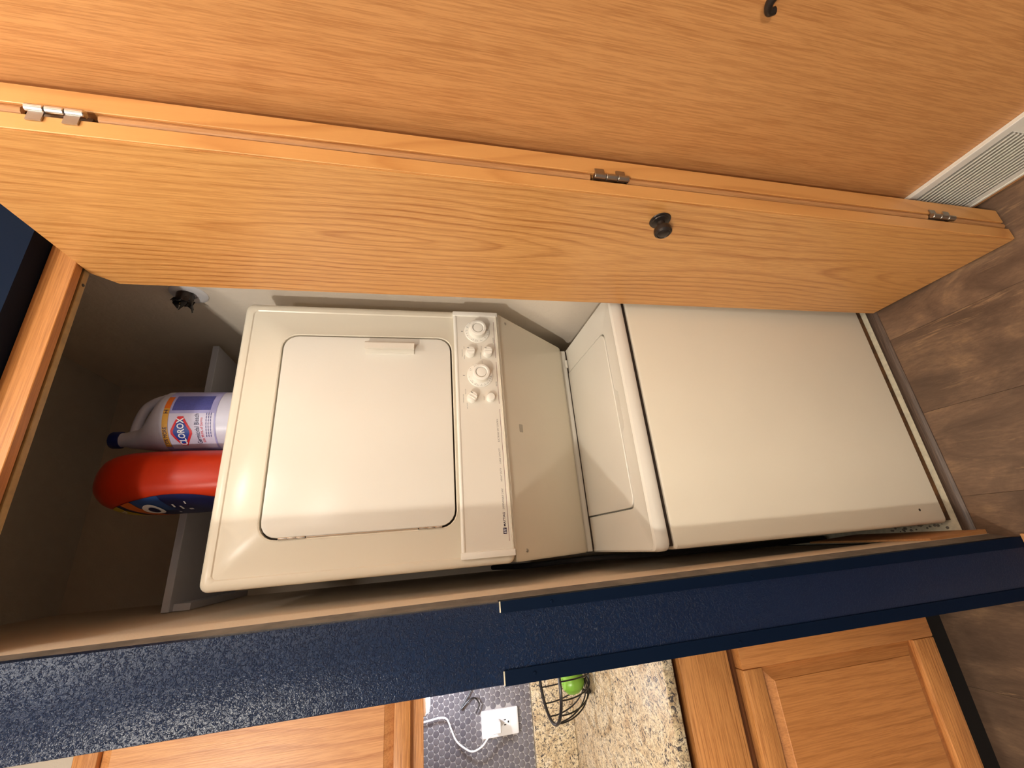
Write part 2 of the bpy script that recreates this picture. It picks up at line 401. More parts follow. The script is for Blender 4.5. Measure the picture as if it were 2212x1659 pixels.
# tan drywall lining whose grey edge faces the hall
q = loft([([(-0.050, -0.060), (-0.0340, -0.060), (-0.0340, 0.05), (-0.050, 0.05)], 0.0), ([(-0.0545, -0.060), (-0.0520, -0.060), (-0.0520, 0.05), (-0.0545, 0.05)], 2.148)], FZ)
lin = struct('trim_1', q, M_tan2, 'narrow tan lining board on the left side of the closet opening', 'trim', smooth=False)
q = loft([([(-0.0490, -0.119), (-0.0345, -0.061), (-0.0345, -0.0605), (-0.0490, -0.0605)], 0.0), ([(-0.0558, -0.119), (-0.0515, -0.061), (-0.0515, -0.0605), (-0.0558, -0.0605)], 2.148)], FZ)
mk('lining_edge', q, M_greyjamb, lin, smooth=False)['label'] = 'grey unpainted edge'
gd = struct('trim_2', loft([([(-0.067, -0.1225), (-0.0430, -0.1225), (-0.0430, -0.100), (-0.0485, -0.100), (-0.0485, -0.1195), (-0.067, -0.1195)], 0.001), ([(-0.069, -0.1225), (-0.0505, -0.1225), (-0.0505, -0.100), (-0.0525, -0.100), (-0.0525, -0.1195), (-0.069, -0.1195)], 1.326)], FZ), M_blue2, 'navy painted metal corner guard on the closet side of the partition end', 'corner guard', smooth=False)
gd2 = struct('trim_3', loft([([(-0.177, -0.1225), (-0.152, -0.1225), (-0.152, -0.1195), (-0.174, -0.1195), (-0.174, -0.095), (-0.177, -0.095)], 0.001), ([(-0.1775, -0.1225), (-0.155, -0.1225), (-0.155, -0.1195), (-0.1755, -0.1195), (-0.1755, -0.095), (-0.1775, -0.095)], 1.326)], FZ), M_blue2, 'navy painted metal corner guard on the kitchen side of the partition end', 'corner guard', smooth=False)
for (gx, gz, g_) in ((-0.165, 1.274, gd2), (-0.169, 0.864, gd2), (-0.060, 1.231, gd), (-0.060, 0.80, gd)):
    mk('rivet', lathe([(0.0032, 0), (0.0028, 0.0014), (0, 0.002)], (gx, -0.1225, gz), (0, -1, 0), 10), M_blue2, g_)
mk('scraped_edge', box(-0.068, -0.0505, -0.1228, -0.1205, 1.3255, 1.3275), M_sill, gd, smooth=False)
mk('scraped_edge', box(-0.176, -0.156, -0.1228, -0.1205, 1.3255, 1.3275), M_sill, gd2, smooth=False)
struct('wall_closet_right', box(0.775, 0.80, -0.13, 0.95, 0, 2.66), M_tan, 'pale tan orange-peel textured right side wall of the laundry closet', 'wall', smooth=False)
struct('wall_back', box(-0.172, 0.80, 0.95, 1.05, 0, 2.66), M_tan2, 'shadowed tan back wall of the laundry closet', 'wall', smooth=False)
struct('wall_above_opening', box(-0.052, 0.775, -0.120, 0.0, 2.200, 2.66), M_blue2, 'navy wall above the closet opening, darkened for the dim light there', 'wall', smooth=False)
struct('trim_5', box(-0.052, 0.775, -0.077, -0.058, 2.149, 2.1995, 0.001, 1), M_jamb, 'oak fascia board across the top of the closet opening', 'trim', smooth=False)
tr = struct('trim_6', box(-0.052, 0.775, -0.0578, -0.020, 2.166, 2.1995), M_jamb, 'folding door top track behind the oak fascia board', 'track', smooth=False)
mk('track_channel', box(-0.052, 0.775, -0.053, -0.040, 2.148, 2.166, 0.001, 1), M_track, tr, smooth=False)
mk('screw', lathe([(0.0035, 0), (0.003, 0.001), (0, 0.0012)], (0.617, -0.0465, 2.148), (0, 0, -1), 10), M_bronze, tr)
# closet floor and threshold
struct('floor_closet', box(-0.0515, 0.775, -0.0068, 0.95, -0.02, 0.0005), M_sill, 'chipped white painted closet floor edge under the washer', 'floor', smooth=False)
th = [( -0.0385, -0.001), (-0.0385, 0.0025), (-0.034, 0.0062), (-0.026, 0.0088), (-0.018, 0.0085), (-0.010, 0.006), (-0.0070, 0.003), (-0.0070, -0.001)]
struct('trim_7', loft([(th, -0.047), (th, 0.78)], lambda u, v, d: Vector((d, u, v))), M_reducer, 'dark brown rounded floor threshold in front of the washer', 'threshold')
struct('baseboard_left', loft([([(-0.0335, -0.0575), (-0.0225, -0.0575), (-0.0225, 0.30), (-0.0335, 0.30)], 0.001), ([(-0.0360, -0.0575), (-0.0305, -0.0575), (-0.0305, 0.30), (-0.0360, 0.30)], 0.20)], FZ), M_rawwood, 'raw wood strip low on the left side of the closet', 'trim', smooth=False)
struct('baseboard_end', box(-0.176, -0.036, -0.130, -0.1232, 0.0, 0.006, 0.001, 1), M_rawwood, 'thin bare wood strip at the foot of the navy partition end', 'trim', smooth=False)

# ------------------------------------------------------------------ folding closet door (door_1)
d1 = empty('door_1', (0.65, -0.2, 0.0)); tag(d1, 'folded oak bifold closet door with a dark knob, standing open', 'door', kind='structure')
polyA = [(-0.389, 0.012), (-0.034, 0.012), (-0.008, 2.111), (-0.044, 2.146), (-0.389, 2.168)]
def slab(poly, xa, xb, be=0.0012):
    bm = prism(poly, xa, xb, FX); bmesh.ops.bevel(bm, geom=list(bm.edges), offset=be, segments=2, affect='EDGES'); return bm
lp = mk('leading_panel', slab(polyA, 0.649, 0.680), M_doorA, d1)
lp['label'] = 'front oak panel with open grain and the dark knob'
mk('edge_strip', box(0.6502, 0.680, -0.3915, -0.389, 0.013, 2.167, 0.0006, 1), M_pine, lp, smooth=False)
pp = mk('pivot_panel', slab([(-0.387, 0.012), (-0.05, 0.012), (-0.05, 2.15), (-0.387, 2.168)], 0.703, 0.7415), M_doorA, d1)
mk('edge_strip', box(0.7032, 0.7413, -0.3895, -0.387, 0.013, 2.167, 0.0006, 1), M_pine, pp, smooth=False)
bm = NB()
for za, zb in ((0.013, 0.195), (0.272, 1.062), (1.142, 1.94), (2.035, 2.166)):
    add_tube(bm, [(0.6945, -0.381, za), (0.6945, -0.381, zb)], 0.0085, 10)
    add_box(bm, 0.6905, 0.703, -0.381, -0.30, za, zb)
mk('edge_bead', bm, M_rawwood, pp)
for (hz, sgn) in ((1.988, -1), (1.100, 1), (0.233, 1)):
    h = mk('hinge', box(0.682, 0.7025, -0.378, -0.374, hz - 0.034, hz + 0.034), M_nickel, d1, smooth=False)
    for k in range(3):
        z0 = hz - 0.036 + k * 0.0245
        mk('hinge_knuckle', lathe([(0.0052, 0), (0.0062, 0.001), (0.0062, 0.0225), (0.0052, 0.0235)], (0.6905, -0.3935, z0), (0, 0, 1), 12), M_chrome if hz > 1.5 else M_nickel, h)
    for k in (-1, 1):
        if sgn > 0: b_ = box(0.6905, 0.7115, -0.3925, -0.3905, hz + k * 0.022 - 0.0095, hz + k * 0.022 + 0.0095)
        else: b_ = box(0.668, 0.6905, -0.3945, -0.3925, hz + k * 0.022 - 0.0095, hz + k * 0.022 + 0.0095)
        mk('hinge_leaf', b_, M_nickel, h, smooth=False)
mk('knob', lathe([(0.0212, 0), (0.0222, 0.0012), (0.0212, 0.003), (0.0175, 0.0036), (0.0165, 0.0055), (0.0085, 0.0075), (0.0078, 0.014), (0.0105, 0.018), (0.0168, 0.022), (0.0186, 0.028), (0.0176, 0.0335), (0.0142, 0.0365), (0.0132, 0.0365), (0.0125, 0.0355), (0.0085, 0.0375), (0, 0.0385)], (0.649, -0.340, 0.973), (-1, 0, 0), 32), M_bronze, d1)['label'] = 'dark bronze round knob on a ringed back plate'

# ------------------------------------------------------------------ second oak door on the right hall wall (door_2)
d2 = empty('door_2', (0.80, -0.5, 0.0)); tag(d2, 'flat oak door on the right with a white vent grille at its foot', 'door', kind='structure')
mk('door_leaf', box(0.7823, 0.799, -1.02, -0.14, 0.008, 2.17, 0.001, 1), M_doorB, d2)
hb = NB()
mk('lever_plate', lathe([(0.027, 0), (0.027, 0.004), (0.022, 0.008), (0.012, 0.010), (0.010, 0.045), (0, 0.047)], (0.781, -0.80, 0.960), (-1, 0, 0), 28), M_bronze, d2)
pts = smoothpath([(0.735, -0.800, 0.960), (0.728, -0.78, 0.962), (0.722, -0.74, 0.970), (0.720, -0.705, 0.981), (0.720, -0.683, 0.986), (0.720, -0.672, 0.979), (0.722, -0.674, 0.970)], 5)
rad = [0.0095 - 0.004 * min(1, i / (len(pts) - 8)) if i < len(pts) - 4 else 0.0055 for i in range(len(pts))]
add_tube(hb, pts, rad, 12); mk('lever_handle', hb, M_bronze, d2)['label'] = 'black curled lever handle'
# grille
g = NB()
Y0, Y1, Z0, Z1 = -0.93, -0.20, 0.034, 0.256
for (a, b, c, d) in ((Y0, Y1, Z1 - 0.030, Z1), (Y0, Y1, Z0, Z0 + 0.022), (Y0, Y0 + 0.022, Z0 + 0.022, Z1 - 0.030), (Y1 - 0.022, Y1, Z0 + 0.022, Z1 - 0.030), (-0.578, -0.553, Z0 + 0.022, Z1 - 0.030)):
    add_box(g, 0.7765, 0.7815, a, b, c, d)
gr = mk('vent_grille', g, M_grille, d2, smooth=False); gr['label'] = 'white painted metal vent grille'
bm = NB(); add_box(bm, 0.7715, 0.7764, Y0, Y1, Z1 - 0.010, Z1 + 0.001, 0.001, 1); add_box(bm, 0.7735, 0.7764, Y0, Y1, Z0, Z0 + 0.008, 0.001, 1)
mk('grille_rim', bm, M_grille, gr, smooth=False)
mk('grille_shadow_box', box(0.7816, 0.7822, Y0 + 0.002, Y1 - 0.002, Z0 + 0.002, Z1 - 0.002), M_greyjamb, gr, smooth=False)
sl = None
for (a, b) in ((-0.553, Y1 - 0.022), (-0.908, -0.578)):
    for k in range(14):
        z = 0.0600 + k * 0.0122; L = b - a
        bm = loft([([(0.7725, z + 0.0010), (0.7732, z + 0.0052), (0.7812, z - 0.0010), (0.7800, z - 0.0045)], a), ([(0.7725, z + 0.0010), (0.7732, z + 0.0052), (0.7812, z - 0.0010), (0.7800, z - 0.0045)], b)], lambda u, v, d: Vector((u, d, v)))
        mk('slat', bm, M_grille, gr, smooth=False)

# ------------------------------------------------------------------ stacked washer and dryer
W = 0.698
t = empty('stacked_washer_dryer', (W / 2, 0.35, 0.0)); tag(t, 'almond coloured stacked washer and dryer standing in the closet', 'laundry machine')
# washer cabinet
mk('washer_cabinet', loft([(rr(0, W, 0.0, 0.70, 0.012, 3), 0.033), (rr(-0.0, W, 0.0, 0.70, 0.012, 3), 0.876), (rr(0.004, W - 0.004, 0.004, 0.70, 0.012, 3), 0.882)], FZ), M_enamel, t)
mk('plinth', box(0.006, W - 0.006, 0.008, 0.68, 0.004, 0.033), M_rust, t, smooth=False)['label'] = 'rust stained base strip'
mk('seam', box(0.008, W - 0.008, 0.010, 0.68, 0.880, 0.896), M_gap, t, smooth=False)
mk('drill_mark', lathe([(0.0045, 0.0), (0.003, 0.0004), (0.0, 0.0006)], (0.039, 0.0002, 0.112), (0, -1, 0), 12), M_gap, t)
# washer top: plate with an opening for the lid
def ring_plate(outer, inner, z, depth, bev, frin=FZ):
    bm = NB()
    o_ = [bm.verts.new(Vector((x, y, z))) for x, y in outer]; i_ = [bm.verts.new(Vector((x, y, z))) for x, y in inner]
    es = [bm.edges.new((a, b)) for L in (o_, i_) for a, b in zip(L, L[1:] + L[:1])]
    bmesh.ops.triangle_fill(bm, use_beauty=True, edges=es)
    return bm, o_, i_
def lidline(e):
    x0, x1, y0, y1 = 0.105 - e, 0.606 + e, 0.068 - e, 0.408
    r = 0.026; pts = []
    for cx, cy, a0 in ((x1 - r, y0 + r, -PI / 2),):
        for k in range(7):
            a = a0 + (PI / 2) * k / 6; pts.append((cx + r * math.cos(a), cy + r * math.sin(a)))
    pts += [(x1, y1), (x0, y1)]
    for k in range(7):
        a = PI + (PI / 2) * k / 6; pts.append((x0 + r + r * math.cos(a), y0 + r + r * math.sin(a)))
    return pts
def lidline_notch(e):
    p = lidline(e); y0 = 0.068 - e
    return p + [(0.292, y0), (0.302, y0 - 0.006), (0.310, y0 - 0.016), (0.318, y0 - 0.018), (0.404, y0 - 0.018), (0.412, y0 - 0.016), (0.420, y0 - 0.006), (0.430, y0)]
out = rr(0.010, W - 0.010, 0.016, 0.70, 0.016, 4)
bm, o_, i_ = ring_plate(out, lidline_notch(0.0035), 0.930, 0, 0)
def wall_down(bm, ring, loops):
    prev = ring; n = len(ring)
    for pts, z in loops:
        cur = [bm.verts.new(Vector((x, y, z))) for x, y in pts]
        for k in range(n): bm.faces.new((prev[k], prev[(k + 1) % n], cur[(k + 1) % n], cur[k]))
        prev = cur
    return prev
wall_down(bm, o_, [(rr(0.004, W - 0.004, 0.008, 0.70, 0.018, 4), 0.9325), (rr(0.0, W, 0.001, 0.702, 0.020, 4), 0.929), (rr(-0.002, W + 0.002, -0.003, 0.703, 0.021, 4), 0.920), (rr(-0.002, W + 0.002, -0.004, 0.703, 0.021, 4), 0.902), (rr(0.0, W, -0.001, 0.703, 0.021, 4), 0.8965)])
prev = wall_down(bm, i_, [(lidline_notch(0.0025), 0.927), (lidline_notch(0.0025), 0.912)])
bm.faces.new(prev)
wt_ = mk('washer_top', bm, M_enamel2, t)
mk('finger_pull_shade', box(0.310, 0.412, 0.0475, 0.0655, 0.9125, 0.9165, 0.001, 1), M_pullshade, wt_)['label'] = 'finger recess at the lid front, tan for its shade'  # tan slab stands in for shade inside the lid notch
bm = loft([(lidline(-0.0008), 0.916), (lidline(-0.0008), 0.9305), (lidline(-0.0022), 0.932)], FZ)
ld = mk('washer_lid', bm, M_enamel2, t); ld['label'] = 'flush top loading lid'
mk('lid_hinge', lathe([(0.0045, 0), (0.0055, 0.001), (0.0055, 0.029), (0.0045, 0.030)], (0.655, 0.372, 0.938), (-1, 0, 0), 10), M_enamel2, ld)
mk('lid_gasket', box(0.001, W - 0.001, 0.3755, 0.379, 0.9302, 0.9345), M_gap, t, smooth=False)
mk('back_ledge', box(0.002, W - 0.002, 0.378, 0.70, 0.930, 0.953, 0.002, 2), M_enamel2, t)
# dryer: sloped access panel
sp = [(0.1335, 1.233), (0.345, 0.972), (0.358, 0.961), (0.378, 0.953), (0.72, 0.953), (0.72, 1.233)]
bm = prism(sp, 0.001, W - 0.001, FX); bmesh.ops.bevel(bm, geom=[e for e in bm.edges if abs(e.verts[0].co.x - e.verts[1].co.x) < 1e-6], offset=0.003, segments=2, affect='EDGES')
ap = mk('access_panel', bm, M_enamel, t); ap['label'] = 'sloping access panel below the controls'
nrm = Vector((0, -0.777, -0.629))
for (x, z) in ((0.675, 1.206), (0.025, 1.198)):
    y = 0.1335 + (1.233 - z) * 0.2115 / 0.261
    mk('screw', lathe([(0.0048, 0), (0.0040, 0.0014), (0.0012, 0.0018), (0, 0.0010)], (x, y, z), nrm, 12), M_nickel, ap)
bm = loft([(rr(-0.0115, 0.0115, -0.0075, 0.0075, 0.002, 2), 0.0), (rr(-0.0115, 0.0115, -0.0075, 0.0075, 0.002, 2), 0.0006)], FZ)
sv = Vector((0, 0.629, -0.777)); c0 = Vector((0.348, 0.1335 + (1.233 - 1.181) * 0.81, 1.181))
for v in bm.verts: v.co = c0 + Vector((1, 0, 0)) * v.co.x + sv * v.co.y + nrm * (v.co.z + 0.0003)
mk('badge', bm, M_nickel, ap, smooth=False)['label'] = 'small worn grey rating badge'
# dryer box with door opening
bm = loft([(rr(0, W, 1.236, 1.913, 0.018), 0.720), (rr(0, W, 1.236, 1.913, 0.018), 0.139), (rr(0.002, W - 0.002, 1.238, 1.911, 0.017), 0.1335),
           (rr(0.007, W - 0.007, 1.243, 1.906, 0.015), 0.1295), (rr(0.014, W - 0.014, 1.250, 1.899, 0.012), 0.1285), (rr(0.021, W - 0.021, 1.257, 1.892, 0.011), 0.1288), (rr(0.0235, W - 0.0235, 1.2595, 1.8895, 0.010), 0.1310),
           (rr(0.0885, 0.6115, 1.3695, 1.8185, 0.042), 0.1310), (rr(0.091, 0.609, 1.372, 1.816, 0.040), 0.1295), (rr(0.0935, 0.6065, 1.3745, 1.8135, 0.038), 0.1305), (rr(0.0935, 0.6065, 1.3745, 1.8135, 0.038), 0.150)], FY)
mk('dryer_cabinet', bm, M_enamel, t)
bm = loft([(rr(0.0975, 0.6025, 1.3785, 1.8095, 0.036), 0.149), (rr(0.0975, 0.6025, 1.3785, 1.8095, 0.036), 0.1305), (rr(0.0985, 0.6015, 1.3795, 1.8085, 0.0355), 0.1286), (rr(0.101, 0.599, 1.382, 1.806, 0.033), 0.1280)], FY)
dd = mk('dryer_door', bm, M_enamel2, t)
mk('door_gasket', loft([(rr(0.0939, 0.6061, 1.3749, 1.8131, 0.037), 0.1435), (rr(0.0990, 0.6010, 1.3800, 1.8080, 0.034), 0.1435)], FY, False, False), M_gap, t, smooth=False)
hp = [(0.5535, 0.1282), (0.5535, 0.1255), (0.563, 0.1250), (0.566, 0.1245), (0.566, 0.106), (0.5585, 0.106), (0.5585, 0.1015), (0.574, 0.1015), (0.5795, 0.106), (0.5795, 0.1282)]
mk('door_handle', loft([(hp, 1.478), (hp, 1.606)], FZ), M_plastic, dd, smooth=False)['label'] = 'upright pale plastic pull'
for z in (1.743, 1.439):
    bm = NB()
    for k in range(3): add_lathe(bm, [(0.0030, 0), (0.0034, 0.0006), (0.0034, 0.0175), (0.0030, 0.018)], (0.0955, 0.1285, z - 0.028 + k * 0.0186), (0, 0, 1), 10)
    mk('door_hinge', bm, M_chrome, dd)
bm = NB(); add_tube(bm, [(0.0958, 0.1325, 1.468), (0.0958, 0.1325, 1.714)], 0.0022, 8); mk('hinge_rod', bm, M_chrome, dd)
# control panel
cp = mk('control_panel', loft([(rr(0.026, 0.680, 1.243, 1.360, 0.002, 2), 0.1312), (rr(0.026, 0.680, 1.243, 1.360, 0.002, 2), 0.1225), (rr(0.027, 0.679, 1.244, 1.359, 0.002, 2), 0.1215)], FY), M_plastic, t)
bm = NB(); add_tube(bm, [(0.022, 0.1235, 1.3625), (0.686, 0.1235, 1.3625)], 0.0052, 10); mk('top_moulding', bm, M_knobw, cp)
bm = NB()
for k in range(3): add_box(bm, 0.030, 0.682, 0.1165 + k * 0.0035, 0.133, 1.2435 - k * 0.0035 - 0.0025, 1.2435 - k * 0.0035, 0.0006, 1)
mk('lower_moulding', bm, M_enamel, cp, smooth=False)
for (a, b) in ((0.0170, 0.0330), (0.676, 0.690)):
    mk('end_cap', box(a, b, 0.1165, 0.1312, 1.2375, 1.369, 0.002, 2), M_knobw, cp)
FP = lambda u, v: Vector((u, 0.1213, v))
def dial(x, z, a0):
    d_ = mk('dial', lathe([(0.0360, 0), (0.0363, 0.0015), (0.0350, 0.0030), (0.0250, 0.0036)], (x, 0.1215, z), (0, -1, 0), 40), M_knobw, cp)
    mk('knob', lathe([(0.0245, 0.0034), (0.0240, 0.012), (0.0232, 0.020), (0.0240, 0.0245), (0.0225, 0.0275), (0.0175, 0.0285), (0.0150, 0.0270), (0.0142, 0.0245), (0.0138, 0.0245), (0.0134, 0.0262), (0.0080, 0.0270), (0, 0.0272)], (x, 0.1215, z), (0, -1, 0), 40), M_knobw, d_)
    mk('knob_gap', lathe([(0.0146, 0.0247), (0.0139, 0.0247), (0.0139, 0.0249), (0.0146, 0.0249)], (x, 0.1215, z), (0, -1, 0), 32), M_nickel, d_)
    bm = NB(); rnd = random.Random(int(x * 1000))
    a = a0
    while a < a0 + 5.6:
        da = rnd.choice((0.10, 0.13, 0.22)); ln = rnd.choice((0.0022, 0.004, 0.006)); r0 = 0.0335 - ln
        if rnd.random() < 0.72:
            ca, sa = math.cos(a), math.sin(a); tx, tz = -sa * 0.00035, ca * 0.00035
            yy = 0.1215 - 0.0035
            p = [(r0, 1), (0.0335, 1), (0.0335, -1), (r0, -1)]
            bm.faces.new([bm.verts.new(Vector((x + r_ * ca + s_ * tx, yy, z + r_ * sa + s_ * tz))) for r_, s_ in p])
        a += da
    mk('dial_marks', bm, M_print, d_, smooth=False)
dial(0.626, 1.3005, 0.6); dial(0.4885, 1.2985, -0.9)
for x in (0.626, 0.4885):
    bm = NB(); poly2d(bm, [(x - 0.0008, 1.3410), (x + 0.0008, 1.3410), (x + 0.0008, 1.3465), (x - 0.0008, 1.3465)], FP)
    mk('pointer_mark', bm, M_print, cp, smooth=False)
for (x, z, ang) in ((0.556, 1.3240, 0.0), (0.557, 1.2745, 0.0), (0.421, 1.3245, -0.55)):
    s_ = mk('selector_knob', lathe([(0.0142, 0), (0.0144, 0.004), (0.0136, 0.006), (0.0128, 0.0075)], (x, 0.1215, z), (0, -1, 0), 24), M_knobw, cp)
    bm = NB(); prf = rr(-0.0128, 0.0128, -0.0130, 0.0128, 0.0115, 6)
    ca, sa = math.cos(ang), math.sin(ang)
    rot = lambda P, e: [((px * e) * ca - (pz * e) * sa + x, (px * e) * sa + (pz * e) * ca + z) for px, pz in P]
    add_loft(bm, [(rot(prf, 1.0), 0.1145), (rot(prf, 0.97), 0.104), (rot(prf, 0.88), 0.1010)], FY)
    for k in (-0.0045, 0.0045):
        P = [(k - 0.0012, -0.010), (k + 0.0012, -0.010), (k + 0.0012, 0.009), (k - 0.0012, 0.009)]
        add_loft(bm, [(rot(P, 1.0), 0.1012), (rot(P, 0.9), 0.0995)], FY)
    mk('grip', bm, M_knobw, s_)
    bm = NB(); P = rot([(0.0062, 0.0045), (0.0078, 0.0045), (0.0078, 0.0098), (0.0062, 0.0098)], 1.0)
    poly2d(bm, P, lambda u, v: Vector((u, 0.1008, v))); mk('index_mark', bm, M_black, s_, smooth=False)
bt = mk('push_button', lathe([(0.0125, 0), (0.0127, 0.003), (0.0118, 0.0045), (0.0112, 0.0115), (0.0100, 0.0135), (0.006, 0.0142), (0, 0.0142)], (0.421, 0.1215, 1.2735), (0, -1, 0), 28), M_knobw, cp)
items = [('DEPENDABLE CARE', 0.126, 0.177), ('HEAVY DUTY', 0.194, 0.229), ('LARGE CAPACITY', 0.240, 0.281), ('ELECTRONIC DRY CONTROL', 0.297, 0.361)]
for s_, a, b in items: mk('lettering', textmesh([(s_, a, b, 1.2570, 1.2612)], FP, shear=0.3), M_print, cp, smooth=False)
mk('brand_lettering', textmesh([('MAYTAG', 0.0855, 0.1185, 1.2563, 1.2622)], FP, bold=0.02), M_printb, cp, smooth=False)
bm = NB(); poly2d(bm, rr(0.0675, 0.0825, 1.2548, 1.2640, 0.0012, 2), FP); mk('brand_mark', bm, M_printb, cp, smooth=False)
bm = NB(); FP2 = lambda u, v: Vector((u, 0.1211, v))
for k in range(3):
    u = 0.0695 + k * 0.0036
    poly2d(bm, [(u, 1.2560), (u + 0.0012, 1.2560), (u + 0.0032, 1.2630), (u + 0.0020, 1.2630)], FP2)
mk('brand_mark_stripes', bm, M_whp, cp, smooth=False)
bm = NB()
for (a, b) in ((0.051, 0.389), (0.404, 0.530), (0.543, 0.660)): poly2d(bm, [(a, 1.2497), (b, 1.2497), (b, 1.2507), (a, 1.2507)], FP)
mk('maroon_rule', bm, M_printr, cp, smooth=False)
for it_ in [('WASHER', 0.5900, 0.6080, 1.2425 + 0.0100, 1.2555), ('DRYER', 0.4560, 0.4700, 1.2525, 1.2555),
    ('TEMPERATURE', 0.5450, 0.5680, 1.3445, 1.3465), ('TEMPERATURE', 0.4080, 0.4330, 1.3465, 1.3485), ('NORMAL', 0.5380, 0.5500, 1.3390, 1.3408), ('HIGH', 0.5700, 0.5780, 1.3390, 1.3408),
    ('OPTIONS', 0.5660, 0.5800, 1.2895, 1.2913), ('WATER LEVEL', 0.5380, 0.5600, 1.2930, 1.2948), ('LOW', 0.5240, 0.5320, 1.2895, 1.2913),
    ('REGULAR', 0.4330, 0.4480, 1.3400, 1.3420), ('AIR FLUFF', 0.3900, 0.4080, 1.3370, 1.3390), ('START', 0.4160, 0.4270, 1.2900, 1.2920)]:
    mk('small_lettering', textmesh([it_], FP), M_print, cp, smooth=False)
# debris beside washer
bm = NB(); rnd = random.Random(3)
for k in range(26):
    x = -0.02 + rnd.random() * 0.018; y = 0.02 + rnd.random() * 0.16; s = 0.0015 + rnd.random() * 0.0035
    bmesh.ops.create_icosphere(bm, subdivisions=1, radius=s, matrix=Matrix.Translation((x, y, s * 0.5)) @ Matrix.Diagonal((1, 1, 0.5, 1)))
tag(mk('dust_debris', bm, M_dirt), 'grey lint and dust crumbs on the closet floor left of the washer', 'debris', kind='stuff')
bm = NB(); add_tube(bm, smoothpath([(-0.030, 0.40, 0.03), (-0.027, 0.36, 0.5), (-0.020, 0.42, 0.93), (-0.026, 0.5, 1.10), (-0.03, 0.7, 1.2)], 6), 0.009, 10)
tag(mk('drain_hose', bm, M_black, origin=(-0.03, 0.4, 0.03)), 'dark drain hose in the shadowed gap left of the washer', 'hose')

# ------------------------------------------------------------------ things in the closet
sh = mk('closet_shelf', box(-0.053, 0.752, 0.50, 0.949, 2.127, 2.146, 0.001, 1), M_shelf, None, origin=(0.35, 0.72, 2.127))
tag(sh, 'white painted board shelf across the back of the closet behind the bottles', 'shelf')
mk('shelf_cleat', box(-0.053, -0.035, 0.52, 0.948, 2.085, 2.1265), M_shelf, sh, smooth=False)
mk('shelf_support', loft([([(0.515, 2.1265), (0.948, 2.1265), (0.948, 1.96), (0.93, 1.95)], 0.56), ([(0.515, 2.1265), (0.948, 2.1265), (0.948, 1.96), (0.93, 1.95)], 0.574)], FX), M_shelf, sh, smooth=False)
# wall fitting
wf = mk('pipe_fitting', lathe([(0.046, 0), (0.046, 0.002), (0.040, 0.005), (0.030, 0.0058), (0.020, 0.005), (0.020, 0.001), (0, 0.001)], (0.775, 0.218, 2.098), (-1, 0, 0), 30), M_wplast, None, origin=(0.775, 0.218, 2.098))
tag(wf, 'dark broken pipe fitting in a round white plate high on the right closet wall', 'pipe fitting')
mk('pipe_stub', lathe([(0.019, 0.0), (0.021, 0.006), (0.021, 0.028), (0.018, 0.034), (0.012, 0.034), (0.012, 0.012), (0, 0.012)], (0.775, 0.214, 2.104), (-1, 0, 0), 16), M_bronze, wf)
bm = NB(); rnd = random.Random(11)
for k in range(16):
    a = PI * 0.55 + rnd.random() * PI * 1.25; rad_ = 0.006 + rnd.random() * 0.012
    b0 = Vector((0.752, 0.214 + rad_ * math.cos(a), 2.104 + rad_ * math.sin(a)))
    tip = b0 + Vector((-0.012 - rnd.random() * 0.034, (rnd.random() - 0.6) * 0.030, (rnd.random() - 0.35) * 0.034))
    w1 = Vector((0.0, rnd.random() - 0.5, rnd.random() - 0.5)).normalized() * (0.004 + rnd.random() * 0.006); w2 = Vector((0.0030, 0.0015, -0.002))
    mid = (b0 + tip) / 2 + w1 * 0.5
    P_ = [b0 + w1, b0 - w1, mid + w1 * 0.9, mid - w1 * 0.5, tip]
    A_ = [bm.verts.new(p) for p in P_]; B_ = [bm.verts.new(p + w2) for p in P_]
    for q_ in ((0, 1, 3, 2), (2, 3, 4)): bm.faces.new([A_[x] for x in q_]); bm.faces.new([B_[x] for x in q_[::-1]])
    for e_ in ((0, 1), (1, 3), (3, 4), (4, 2), (2, 0)): bm.faces.new((A_[e_[0]], B_[e_[0]], B_[e_[1]], A_[e_[1]]))
for dz in (-0.006, 0.008):
    mk('pale_chip', box(0.738, 0.742, 0.206, 0.213, 2.102 + dz, 2.109 + dz, 0.001, 1), M_track, wf)
mk('torn_shred', bm, M_black, wf, smooth=False)

# bleach bottle -----------------------------------------------------------
BX, BY, BZ = 0.424, 0.290, 1.913
bl = empty('bleach_bottle', (BX, BY, BZ)); tag(bl, 'white bleach bottle with a dark blue cap on top of the dryer', 'bottle')
bm = NB(); secs = [(0.000, 0.070, 0.070, -0.005), (0.004, 0.077, 0.076, -0.005), (0.012, 0.080, 0.078, -0.005), (0.192, 0.080, 0.078, -0.005), (0.204, 0.0740, 0.074, -0.010), (0.213, 0.062, 0.068, -0.019), (0.222, 0.050, 0.060, -0.030), (0.232, 0.0385, 0.050, -0.0400), (0.243, 0.030, 0.040, -0.0465), (0.258, 0.0245, 0.031, -0.0500), (0.275, 0.022, 0.025, -0.0500), (0.285, 0.019, 0.019, -0.0500), (0.297, 0.0185, 0.0185, -0.0500)]
add_loft(bm, [([(dx + rx * math.cos(2 * PI * k / 40), ry * math.sin(2 * PI * k / 40)) for k in range(40)], z) for z, rx, ry, dx in secs], lambda u, v, d: Vector((BX + u, BY + v, BZ + d)))
mk('bottle_body', bm, M_bleach, bl)
bm = NB(); hpts = smoothpath([(BX - 0.048, BY, BZ + 0.272), (BX - 0.020, BY, BZ + 0.272), (BX + 0.010, BY, BZ + 0.268), (BX + 0.037, BY, BZ + 0.258), (BX + 0.055, BY, BZ + 0.235), (BX + 0.061, BY, BZ + 0.208), (BX + 0.055, BY, BZ + 0.180)], 5)
